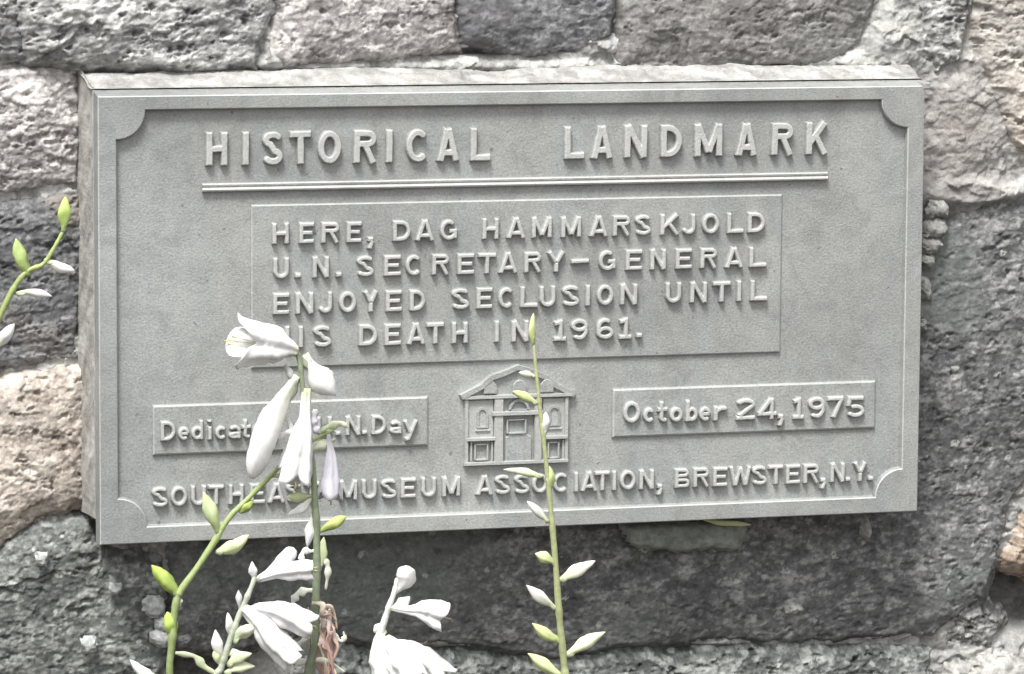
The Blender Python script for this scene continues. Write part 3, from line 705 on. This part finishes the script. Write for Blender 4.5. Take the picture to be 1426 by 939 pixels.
def edge(name, pts, wpx, yb, yf):
    """raised moulding along a px polyline"""
    for k in range(len(pts)-1):
        (x0, y0), (x1, y1) = pts[k], pts[k+1]; l = math.hypot(x1-x0, y1-y0); nx_, ny_ = -(y1-y0)/l*wpx/2, (x1-x0)/l*wpx/2
        ex, ey = (x1-x0)/l*wpx*.3, (y1-y0)/l*wpx*.3
        rpoly(name, [(x0-ex+nx_, y0-ey+ny_), (x1+ex+nx_, y1+ey+ny_), (x1+ex-nx_, y1+ey-ny_), (x0-ex-nx_, y0-ey-ny_)], yb, yf+.00012*k)
edge('roof_moulding', [(645, 551), (672, 537), (684, 526), (702, 520), (722, 512), (744, 519), (762, 528), (774, 538), (799, 552)], 7.5, YF, -.0002)
rbox('eave', 645, 549.5, 798, 555, YF, .0002)
for x in (683, 724, 762):
    rpoly('dormer', [(x-9, 548), (x-9, 537), (x-5, 531), (x, 529), (x+5, 531), (x+9, 537), (x+9, 548)], .0034, .0002)
def recess(x0, y0, x1, y1, arched=False):
    """window: raised surround with a sunken pane"""
    for (a0, b0, a1, b1) in ((x0-2.4, y0-2, x0, y1+2), (x1, y0-2, x1+2.4, y1+2), (x0, y1, x1, y1+2.6), (x0, y0-2.4, x1, y0)):
        rbox('window_surround', a0, b0, a1, b1, .0046, .0016, .0003)
rbox('storey_wall', 650, 556, 687, 609, .0045, .0030); rbox('storey_wall', 756, 556, 789, 609, .0045, .0030)
def archwin(x, y):
    rpoly('arched_window', [(x-6.5, y+13), (x-6.5, y-5), (x-4, y-10), (x, y-12), (x+4, y-10), (x+6.5, y-5), (x+6.5, y+13)], .0035, .0022)
    rpoly('window_pane', [(x-3.5, y+9), (x-3.5, y-4), (x-2, y-8), (x, y-9), (x+2, y-8), (x+3.5, y-4), (x+3.5, y+9)], .0028, .0021).data.materials.append(M_metal)
def win_open(x0, y0, x1, y1): recess(x0, y0, x1, y1)
# arched windows as rings so that they read as holes
def ringwin(x, y, rx, ry0, ry1, wd=3.0):
    out = []; inn = []
    for t in np.linspace(0, 180, 9):
        c, s_ = math.cos(math.radians(t)), math.sin(math.radians(t))
        out.append((x+rx*c, y-ry0+rx-rx*1.1*s_)); inn.append((x+(rx-wd)*c, y-ry0+rx-(rx-wd)*1.1*s_))
    out = [(x+rx, y+ry1)]+out+[(x-rx, y+ry1)]; inn = [(x+rx-wd, y+ry1-wd*.6)]+inn+[(x-rx+wd, y+ry1-wd*.6)]
    vs = []; n = len(out)
    for ring, yy in ((out, .0040), (out, .0019), (inn, .0019), (inn, .0045)):
        for (a_, b_) in ring:
            p = P(a_, b_+sl_(a_), .002); vs.append((p.x, yy, p.z))
    fs = []
    for r in range(3):
        for k in range(n): fs.append((r*n+k, r*n+(k+1) % n, (r+1)*n+(k+1) % n, (r+1)*n+k))
    me = mesh('window_surround', vs, fs); bm = bmesh.new(); bm.from_mesh(me); bmesh.ops.recalc_face_normals(bm, faces=bm.faces); bm.to_mesh(me); bm.free()
    pl('window_surround', me, parent=rel)
ringwin(672, 582, 8, 15, 13); ringwin(772, 582, 8, 15, 13)
rbox('window_sill', 662, 597, 683, 600, .0045, .0018); rbox('window_sill', 762, 597, 783, 600, .0045, .0018)
for x0, x1 in ((648, 652.5), (787, 791.5)): rbox('corner_post', x0, 555, x1, 645, .0048, .0012)
for x0, x1 in ((689, 701), (745, 754.5)): rbox('column', x0, 555, x1, 645, .0048, .0006)
rbox('lintel', 686, 573, 757, 579, .0048, -.0002)
ringwin(723, 568, 15, 11, 4, 3.5)
rbox('ledge', 650, 608.5, 690, 613.5, .0048, .0000); rbox('ledge', 753, 608.5, 791, 613.5, .0048, .0000)
rbox('plinth', 647, 642, 792, 647, YF, .0004)
recess(708, 586, 731, 602); recess(663, 619, 678, 638); recess(765, 619, 777, 638)
rbox('porch_post', 655, 614, 658, 642, .0045, .0018); rbox('porch_post', 684, 614, 687, 642, .0045, .0018); rbox('porch_post', 783, 614, 786, 642, .0045, .0018)
rpoly('door', [(704, 644), (704, 609), (709, 605), (722, 603), (735, 605), (740, 609), (740, 644)], .0045, .0026)
# relief parts are children of the relief slab, which carries the plaque offset itself
for o in rel.children: o.matrix_parent_inverse = Matrix.Identity(4)

# ------------------------------------------------------------------ hosta flower stalks
GRN = (.36, .45, .15); PALEG = (.64, .70, .42); WHT = (.85, .85, .84); CRM = (.80, .82, .66); MAU = (.66, .64, .70); STEMC = (.20, .27, .09); STEMG = (.22, .26, .17); BRN = (.60, .51, .43)
def catmull(p, n):
    out = []; p = [np.array(q, float) for q in p]; p = [2*p[0]-p[1]]+p+[2*p[-1]-p[-2]]
    for k in range(1, len(p)-2):
        for j in range(n):
            t = j/n; a, b, c, d = p[k-1], p[k], p[k+1], p[k+2]
            out.append(.5*((2*b)+(-a+c)*t+(2*a-5*b+4*c-d)*t*t+(-a+3*b-3*c+d)*t**3))
    out.append(p[-2]); return out
def frames(path):
    n = len(path); T = [path[min(k+1, n-1)]-path[max(k-1, 0)] for k in range(n)]; T = [t/np.linalg.norm(t) for t in T]
    ref = np.array((0.13, -1.0, .07)); N = []
    for t in T:
        b = np.cross(t, ref); b /= np.linalg.norm(b); nn = np.cross(b, t); N.append((b, nn)); ref = nn
    return T, N
_g = np.meshgrid(np.linspace(0, 7, 32), np.linspace(0, 6, 32)); CRN = fbm(_g[0], _g[1]*1.3, 3, 77, .6)
def sweep(name, pts, rad, cols, parent, mat, seg=12, cr=0.0, closed=True, flat=1.0, ridges=0, ridge=.08, lobes=None, solid=0, jit=0.0, org=None):
    """tube along world points; rad(t), cols(t); optional lobes at the open end"""
    n = len(pts); T, N = frames(pts); vs = []; cl = []
    ph0 = random.uniform(0, 6.28)
    for k in range(n):
        t = k/(n-1); r = rad(t)
        for s in range(seg):
            ph = 2*math.pi*s/seg
            rr = r*(1+ridge*math.cos(ridges*ph+ph0) if ridges else r and 1.0) if ridges else r
            rr *= 1+jit*math.sin(ph*2+t*9+ph0)
            if cr: rr *= 1+cr*float(CRN[int(t*31) % 32, int(s*32/seg) % 32])*min(1, t*3)
            b, nn = N[k]; q = pts[k]+b*rr*math.cos(ph)+nn*rr*flat*math.sin(ph)
            if lobes:
                t0, ln, curl = lobes
                if t > t0:
                    g_ = (t-t0)/(1-t0); c6 = abs(math.cos(1.5*2*ph/2+ph0))**.55    # 3 pairs of petals
                    q = q + T[k]*ln*g_*(c6-.55)
                    q = q+(b*math.cos(ph)+nn*math.sin(ph))*curl*g_*g_*(c6)
                    q = q-(b*math.cos(ph)+nn*math.sin(ph))*rr*.35*g_*(1-c6)
            vs.append(q); cl.append(cols(t))
    fs = [(k*seg+s, k*seg+(s+1) % seg, (k+1)*seg+(s+1) % seg, (k+1)*seg+s) for k in range(n-1) for s in range(seg)]
    if closed:
        vs.append(pts[0]); cl.append(cols(0)); vs.append(pts[-1]); cl.append(cols(1)); a, b = len(vs)-2, len(vs)-1
        fs += [(a, (s+1) % seg, s) for s in range(seg)]+[(b, (n-1)*seg+s, (n-1)*seg+(s+1) % seg) for s in range(seg)]
    o_ = org if org is not None else np.zeros(3)
    me = mesh(name, [v-o_ for v in vs], fs)
    a = me.color_attributes.new('tone', 'FLOAT_COLOR', 'POINT'); a.data.foreach_set('color', np.array([(*c, 1) for c in cl], dtype=np.float32).ravel())
    o = link(name, me, mat, parent, True)
    if solid:
        m_ = o.modifiers.new('s', 'SOLIDIFY'); m_.thickness = solid; m_.offset = 0
    return o
def lerpc(stops, t):
    for k in range(len(stops)-1):
        if t <= stops[k+1][0]:
            f = (t-stops[k][0])/(stops[k+1][0]-stops[k][0]+1e-9); f = max(0, min(1, f))
            return tuple(a+(b-a)*f for a, b in zip(stops[k][1], stops[k+1][1]))
    return stops[-1][1]
def prof(pts): return lambda t: float(np.interp(t, [p[0] for p in pts], [p[1] for p in pts]))
class Stalk:
    def __init__(s, label, stem, depth, r0, r1, col=STEMC, lean=0.0):
        s.D = depth; base = P(stem[0][0], stem[0][1], depth)
        s.lean = lean; s.y0 = stem[0][1]
        foot = Vector((base.x+.01, base.y+.02, GZ))
        s.o = thing('hosta_flower_stalk', label, 'flower stalk', foot, 'white hosta flower stalks in front of the wall')
        s.org = np.array(foot)
        w3 = [np.array(foot)*.999+np.array((0, 0, -.0)), (np.array(foot)*.5+np.array(base)*.5)+np.array((.004, -.004, 0))]+[s.pt(x, y) for x, y in stem]
        c = catmull(w3, 9)
        sweep('stem', c, lambda t: mm(r0+(r1-r0)*max(0, (t-.35)/.65), depth)*(1+.07*math.sin(t*60)+.22*max(0, math.sin(t*37+r0))**12), lambda t: lerpc([(0, tuple(k*.8 for k in col)), (.6, col), (1, tuple(min(1, k*1.25) for k in col))], t), s.o, M_stem, 10, org=s.org)
    def pt(s, x, y, dz=0):
        D = s.D - s.lean*(s.y0-y)/500 + dz
        return np.array(P(x, y, D))
    def bud(s, x0, y0, x1, y1, r, c0=PALEG, c1=WHT, bend=0.0, dz=0.0, name='bud', shape=None, cal=True, flat=.85):
        a = s.pt(x0, y0); b = s.pt(x1, y1, dz); m_ = (a+b)/2; d = b-a; perp = np.array((-d[2], 0, d[0]))*bend
        pts = catmull([a, m_+perp, b], 9)
        rr = mm(r, s.D)
        sh = shape or random.choice([[(0, .30), (.12, .48), (.3, .80), (.48, 1.0), (.62, .92), (.8, .62), (.93, .26), (1, .04)], [(0, .26), (.15, .40), (.35, .74), (.55, 1.0), (.7, .90), (.85, .55), (.95, .24), (1, .05)]])
        o = sweep(name, pts, lambda t: rr*prof(sh)(t), lambda t: lerpc([(0, c0), (.25, tuple((p+q)/2 for p, q in zip(c0, c1))), (.6, c1), (1, c1)], t), s.o, M_petal, 14, ridges=random.choice((3, 5, 6)), ridge=.16, flat=flat*random.uniform(.65, .95), jit=.10, cr=.16, org=s.org)
        if cal:   # small bract hugging the base
            e = a+(d*.28)+perp*.25+np.array((0, -.0015, 0.0))
            sweep('bract', catmull([a-d*.02, (a+e)/2+np.array((0, 0, -rr*.35)), e], 4), lambda t: rr*.45*prof([(0, .5), (.4, 1), (1, .1)])(t), lambda t: lerpc([(0, STEMG), (1, c0)], t), s.o, M_petal, 8, flat=.5, org=s.org)
        return o
    def bell(s, pts, r, c0=PALEG, c1=WHT, ln=14, curl=6, name='flower', flat=.9, sh=None, dz=(0, -.008)):
        n = len(pts); w3 = [s.pt(x, y, dz[0]+(dz[1]-dz[0])*k/(n-1)) for k, (x, y) in enumerate(pts)]
        c = catmull(w3, 8); rr = mm(r, s.D)
        sh = sh or [(0, .18), (.3, .24), (.5, .42), (.7, .82), (.85, 1.0), (1, 1.05)]
        o = sweep(name, c, lambda t: rr*prof(sh)(t), lambda t: lerpc([(0, c0), (.2, c1), (1, c1)], t), s.o, M_petal, 36, closed=False, lobes=(.62, mm(ln, s.D), mm(curl, s.D)), solid=.0003, flat=flat, ridges=6, ridge=.14, cr=.18, org=s.org)
        # stamens
        a, b = w3[-2], w3[-1]; d = (b-a)
        for k in range(4):
            e = b+d/np.linalg.norm(d)*mm(ln*.5+k*1.5, s.D)+np.array((random.uniform(-1, 1), random.uniform(-1, 0), random.uniform(-1, 1)))*mm(r*.35, s.D)
            sweep('stamen', catmull([w3[-2], (w3[-2]+e)/2, e], 3), lambda t: mm(.6, s.D)*(1 if t < .9 else 2.4), lambda t: lerpc([(0, CRM), (.85, CRM), (1, (.45, .38, .15))], t), s.o, M_petal, 6, org=s.org)
        return o
    def strand(s, pts, r, c0, c1, name='withered_petal', flat=.45, dz=0):
        wob = .0016 if name == 'withered_petal' else .0003
        c = catmull([s.pt(x, y, dz)+np.array([random.uniform(-1, 1)*wob for _ in range(3)]) for x, y in catmull([(x, y) for x, y in pts], 2)], 6)
        return sweep(name, c, lambda t: mm(r, s.D)*prof([(0, .5), (.3, .9), (.7, 1), (1, .25)])(t)*(1+.28*math.sin(t*17+pts[0][0])), lambda t: lerpc([(0, c0), (1, c1)], t), s.o, M_petal, 9, flat=flat, jit=.15, org=s.org)

# far left: thin budding stalk
k = Stalk('thin budding flower stalk leaning in at the left edge of the view', [(-60, 700), (-40, 560), (-14, 475), (2, 436), (20, 400), (38, 378), (60, 368), (76, 344), (88, 322)], -.06, 5, 2.4, (.30, .36, .13))
k.bud(88, 324, 91, 274, 9, GRN, (.55, .68, .22)); k.bud(41, 384, 22, 332, 9.5, GRN, (.52, .64, .25), .05); k.bud(62, 361, 104, 377, 7, PALEG, WHT, -.06); k.bud(20, 408, 73, 413, 5.5, PALEG, WHT, .06); k.bud(-10, 488, 20, 451, 9, PALEG, WHT)
# left of centre: bent green stalk
k = Stalk('sharply bent light green stalk with leafy buds in front of the plaque corner', [(237, 960), (239, 900), (242, 862), (246, 836), (252, 822), (275, 790), (300, 752), (320, 720), (346, 694), (376, 664), (410, 630), (440, 611), (464, 599)], -.10, 5.4, 2.3, (.31, .38, .16))
k.bud(249, 829, 211, 787, 10, GRN, (.50, .64, .16)); k.bud(306, 744, 283, 685, 10, GRN, (.66, .74, .45)); k.bud(301, 769, 347, 745, 9.5, PALEG, (.72, .78, .50), -.08); k.bud(333, 714, 353, 697, 7, GRN, (.5, .62, .18), cal=False)
k.bud(243, 892, 233, 852, 10.5, GRN, (.50, .66, .15)); k.bud(225, 950, 181, 919, 8, PALEG, WHT, .08); k.bud(251, 845, 249, 832, 5, PALEG, WHT, cal=False)
k.bud(377, 663, 434, 668, 6.5, PALEG, CRM, .04, cal=False); k.strand([(446, 603), (458, 594), (474, 590), (486, 596)], 5, PALEG, CRM, 'bract', .7); k.bud(466, 612, 433, 628, 8, PALEG, CRM, cal=False)
k.bell([(457, 603), (461, 640), (459, 690)], 15, MAU, MAU, 16, 4, flat=.5, sh=[(0, .16), (.3, .3), (.6, .62), (.85, 1.0), (1, 1.05)])
# main stalk
k = Stalk('thick stalk with open white bell flower on top and withered brown blossoms low down', [(430, 960), (437, 900), (440, 830), (441, 760), (438, 690), (432, 620), (423, 555), (418, 510), (410, 483)], -.12, 6.3, 2.8, STEMG)
k.bell([(414, 490), (396, 484), (368, 480), (342, 478)], 27, PALEG, WHT, 40, 15, dz=(0, -.003), flat=.8, sh=[(0, .22), (.25, .45), (.5, .85), (.75, 1.0), (1, .92)])
k.bud(424, 494, 468, 551, 18, CRM, WHT, -.06, shape=[(0, .3), (.15, .36), (.35, .62), (.5, .92), (.64, 1.0), (.8, .78), (.92, .36), (1, .05)])
k.bud(397, 508, 411, 533, 6, (.5, .52, .5), (.66, .67, .66), cal=False, name='bract')
k.bud(413, 523, 350, 667, 20, CRM, WHT, -.045, shape=[(0, .3), (.12, .42), (.3, .66), (.5, .88), (.66, 1), (.8, .92), (.92, .6), (1, .15)])
k.bell([(427, 541), (424, 585), (418, 625), (411, 668)], 21, PALEG, WHT, 18, 2, sh=[(0, .3), (.3, .36), (.55, .72), (.8, .95), (1, 1.05)], flat=.7)
k.bell([(396, 575), (405, 595), (409, 618), (402, 650)], 13, CRM, WHT, 12, 3, flat=.7, dz=(.004, .004))
k.strand([(388, 612), (396, 603), (410, 603), (420, 612)], 4, WHT, WHT, 'petal'); k.strand([(440, 570), (437, 590), (446, 604)], 6, (.6, .6, .62), MAU, 'bract')
k.bud(436, 690, 399, 692, 7, (.45, .5, .33), PALEG, .05, cal=False); k.bud(434, 694, 401, 716, 6, CRM, WHT, .1, cal=False)
k.bud(443, 741, 483, 719, 7.5, GRN, (.55, .64, .22), cal=False); k.bud(437, 712, 428, 762, 8, CRM, WHT, cal=False); k.bud(444, 795, 451, 748, 8.5, (.5, .55, .4), PALEG, cal=False, flat=.5)
k.strand([(437, 768), (424, 768), (419, 779), (418, 786)], 4.5, WHT, WHT, 'petal'); k.strand([(436, 765), (444, 782), (447, 795)], 4.5, CRM, WHT, 'petal'); k.strand([(450, 775), (457, 792), (453, 822)], 4.5, CRM, (.66, .64, .58), 'petal')
k.strand([(436, 822), (420, 824), (411, 832), (407, 845)], 5.5, CRM, WHT, 'petal')
for cx_, cy_, cx2, cy2, n_, c0, c1 in ((440, 834, 464, 868, 4, (.66, .58, .50), BRN), (456, 850, 464, 940, 4, BRN, (.45, .33, .26)), (447, 866, 450, 952, 4, (.72, .66, .60), (.62, .47, .39)), (436, 846, 429, 912, 3, (.66, .60, .54), (.5, .42, .36)), (460, 872, 461, 955, 3, (.60, .44, .35), (.64, .50, .41))):
    for _ in range(n_):
        q = lambda v, j: v+random.uniform(-j, j)
        k.strand([(q(cx_, 5), q(cy_, 5)), (q((cx_+cx2)/2, 8), q(cy_*.7+cy2*.3, 6)), (q((cx_+cx2)/2, 8), q((cy_+cy2)/2, 9)), (q(cx2, 7), q(cy2, 12))], random.uniform(1.8, 4.4), tuple(random.uniform(1.0, 1.25)*v for v in c0), tuple(random.uniform(.9, 1.3)*v for v in c1), dz=random.uniform(-.006, .006), flat=.25)
k.strand([(455, 875), (466, 884), (474, 893), (480, 887), (478, 880)], 3.2, WHT, CRM, 'petal'); k.strand([(441, 868), (447, 864), (462, 880)], 7, WHT, (.7, .66, .6), 'petal')
k.strand([(404, 948), (410, 926), (430, 921), (455, 921), (480, 936)], 4.2, WHT, CRM, 'petal'); k.strand([(432, 888), (416, 896), (406, 910)], 4.0, WHT, CRM, 'petal')
# short cluster beside it
k = Stalk('short stalk crowded with narrow white trumpets and small buds beside withered blossoms', [(300, 965), (308, 930), (319, 895), (331, 862), (344, 832), (354, 806), (352, 793)], -.13, 5, 3, (.42, .45, .36))
k.bud(354, 808, 351, 782, 6, (.55, .55, .52), (.76, .76, .76), cal=False)
k.bud(356, 808, 411, 765, 10.5, (.72, .72, .70), WHT, -.04, shape=[(0, .3), (.3, .45), (.6, .8), (.85, 1), (.96, .8), (1, .4)]); k.bell([(362, 806), (395, 796), (434, 793)], 15, (.72, .72, .7), WHT, 6, 1, flat=.8, sh=[(0, .3), (.3, .45), (.6, .85), (1, .9)])
k.bell([(338, 846), (362, 868), (388, 898), (408, 918)], 18, (.74, .74, .72), WHT, 12, 3, sh=[(0, .35), (.2, .5), (.5, .95), (.8, 1.0), (1, .9)]); k.bell([(358, 846), (392, 853), (432, 874)], 17, (.74, .74, .72), WHT, 8, 2, sh=[(0, .35), (.3, .6), (.6, 1.0), (1, 1.0)])
k.bud(338, 850, 368, 840, 7, (.66, .66, .64), (.8, .8, .8), -.1, cal=False); k.bud(334, 850, 332, 822, 4.5, (.5, .52, .48), (.7, .7, .7), cal=False)
k.bud(321, 888, 317, 853, 6, (.55, .58, .42), (.80, .80, .74)); k.bud(324, 892, 357, 873, 10, PALEG, (.72, .75, .60), .08, dz=-.004); k.bud(312, 922, 300, 877, 8, PALEG, WHT, .05)
k.bud(316, 926, 351, 910, 8, PALEG, (.76, .80, .58), .06, dz=-.004); k.bud(312, 937, 355, 928, 7.5, PALEG, (.74, .78, .55), .06); k.bud(318, 912, 334, 907, 6, PALEG, CRM, cal=False); k.bud(306, 925, 298, 905, 6, PALEG, PALEG, cal=False)
k.strand([(244, 910), (270, 914), (284, 928), (304, 940)], 5, (.5, .55, .4), PALEG, 'bract', .5)
# small stalk right of the main one
k = Stalk('short stalk with a cupped white bud and sideways open white flower below the plaque', [(524, 965), (526, 920), (530, 885), (540, 850), (549, 825), (553, 806)], -.14, 6, 3, (.60, .62, .56))
k.bud(551, 826, 567, 788, 14, (.66, .66, .64), WHT, -.12, shape=[(0, .2), (.2, .32), (.42, .72), (.62, 1.0), (.8, .98), (.93, .62), (1, .15)], cal=False, flat=.7)
k.bell([(543, 846), (566, 850), (590, 850), (616, 858)], 19, CRM, WHT, 12, 3, flat=.8); k.bud(547, 846, 571, 831, 8.5, (.7, .7, .68), (.78, .78, .78), -.1, cal=False, flat=.5)
k.bud(536, 884, 522, 871, 8, CRM, WHT, cal=False, shape=[(0, .5), (.4, 1), (.8, .9), (1, .3)]); k.bell([(530, 880), (529, 900), (533, 925), (538, 950)], 17, CRM, WHT, 16, 5, sh=[(0, .3), (.25, .6), (.6, 1), (1, 1.0)], flat=.7)
k.bell([(536, 888), (548, 905), (562, 925), (574, 950)], 21, CRM, WHT, 20, 6, sh=[(0, .3), (.25, .65), (.6, 1), (1, 1.05)], flat=.7, dz=(-.004, -.016)); k.bell([(540, 896), (566, 905), (592, 920), (616, 944)], 17, CRM, WHT, 18, 5, sh=[(0, .3), (.25, .65), (.6, 1), (1, 1.0)], flat=.7, dz=(.003, -.004))
k.bud(521, 930, 524, 893, 8, (.55, .56, .54), (.68, .68, .68), flat=.4, name='bract', cal=False)
# tall slim stalk
k = Stalk('tall slim upright stalk with small green and white buds before the museum relief', [(789, 965), (785, 920), (779, 860), (774, 790), (768, 720), (760, 640), (751, 560), (746, 510), (743, 478)], -.11, 5.2, 1.8, (.38, .41, .21))
for x0, y0, x1, y1, r, c0, c1 in [(743, 482, 743, 436, 5.5, GRN, (.72, .76, .42)), (749, 562, 714, 545, 6.5, PALEG, (.70, .76, .36)), (746, 524, 722, 519, 4.5, PALEG, CRM), (757, 610, 760, 574, 7.5, CRM, WHT), (756, 664, 701, 654, 5.5, PALEG, (.80, .83, .62)),
        (765, 684, 765, 649, 7, GRN, (.62, .72, .34)), (764, 727, 734, 698, 6.5, PALEG, WHT), (776, 786, 745, 771, 8, GRN, (.70, .76, .42)), (779, 808, 829, 781, 9, PALEG, (.84, .85, .76)), (776, 848, 733, 815, 8, PALEG, (.84, .85, .78)),
        (783, 894, 741, 868, 8, GRN, (.70, .76, .38)), (788, 913, 843, 880, 9.5, PALEG, (.80, .83, .62)), (789, 946, 735, 910, 9, PALEG, (.74, .80, .45))]:
    k.bud(x0, y0, x1, y1, r, c0, c1, random.uniform(-.06, .06))
# a fallen yellow-green petal caught under the plaque's lower edge
org = np.array(P(1012, 727, .02))
pts = [np.array(P(x, y, .018)) for x, y in ((980, 724), (1000, 728), (1022, 729), (1046, 731))]
o = sweep('fallen_petal', catmull(pts, 6), lambda t: mm(4.0)*prof([(0, .3), (.4, 1), (.8, .9), (1, .2)])(t), lambda t: (.62, .64, .36), None, M_petal, 10, flat=.35, org=org)
o.location = org; o['label'] = 'yellowish fallen petal caught under the lower edge of the plaque'; o['category'] = 'petal'
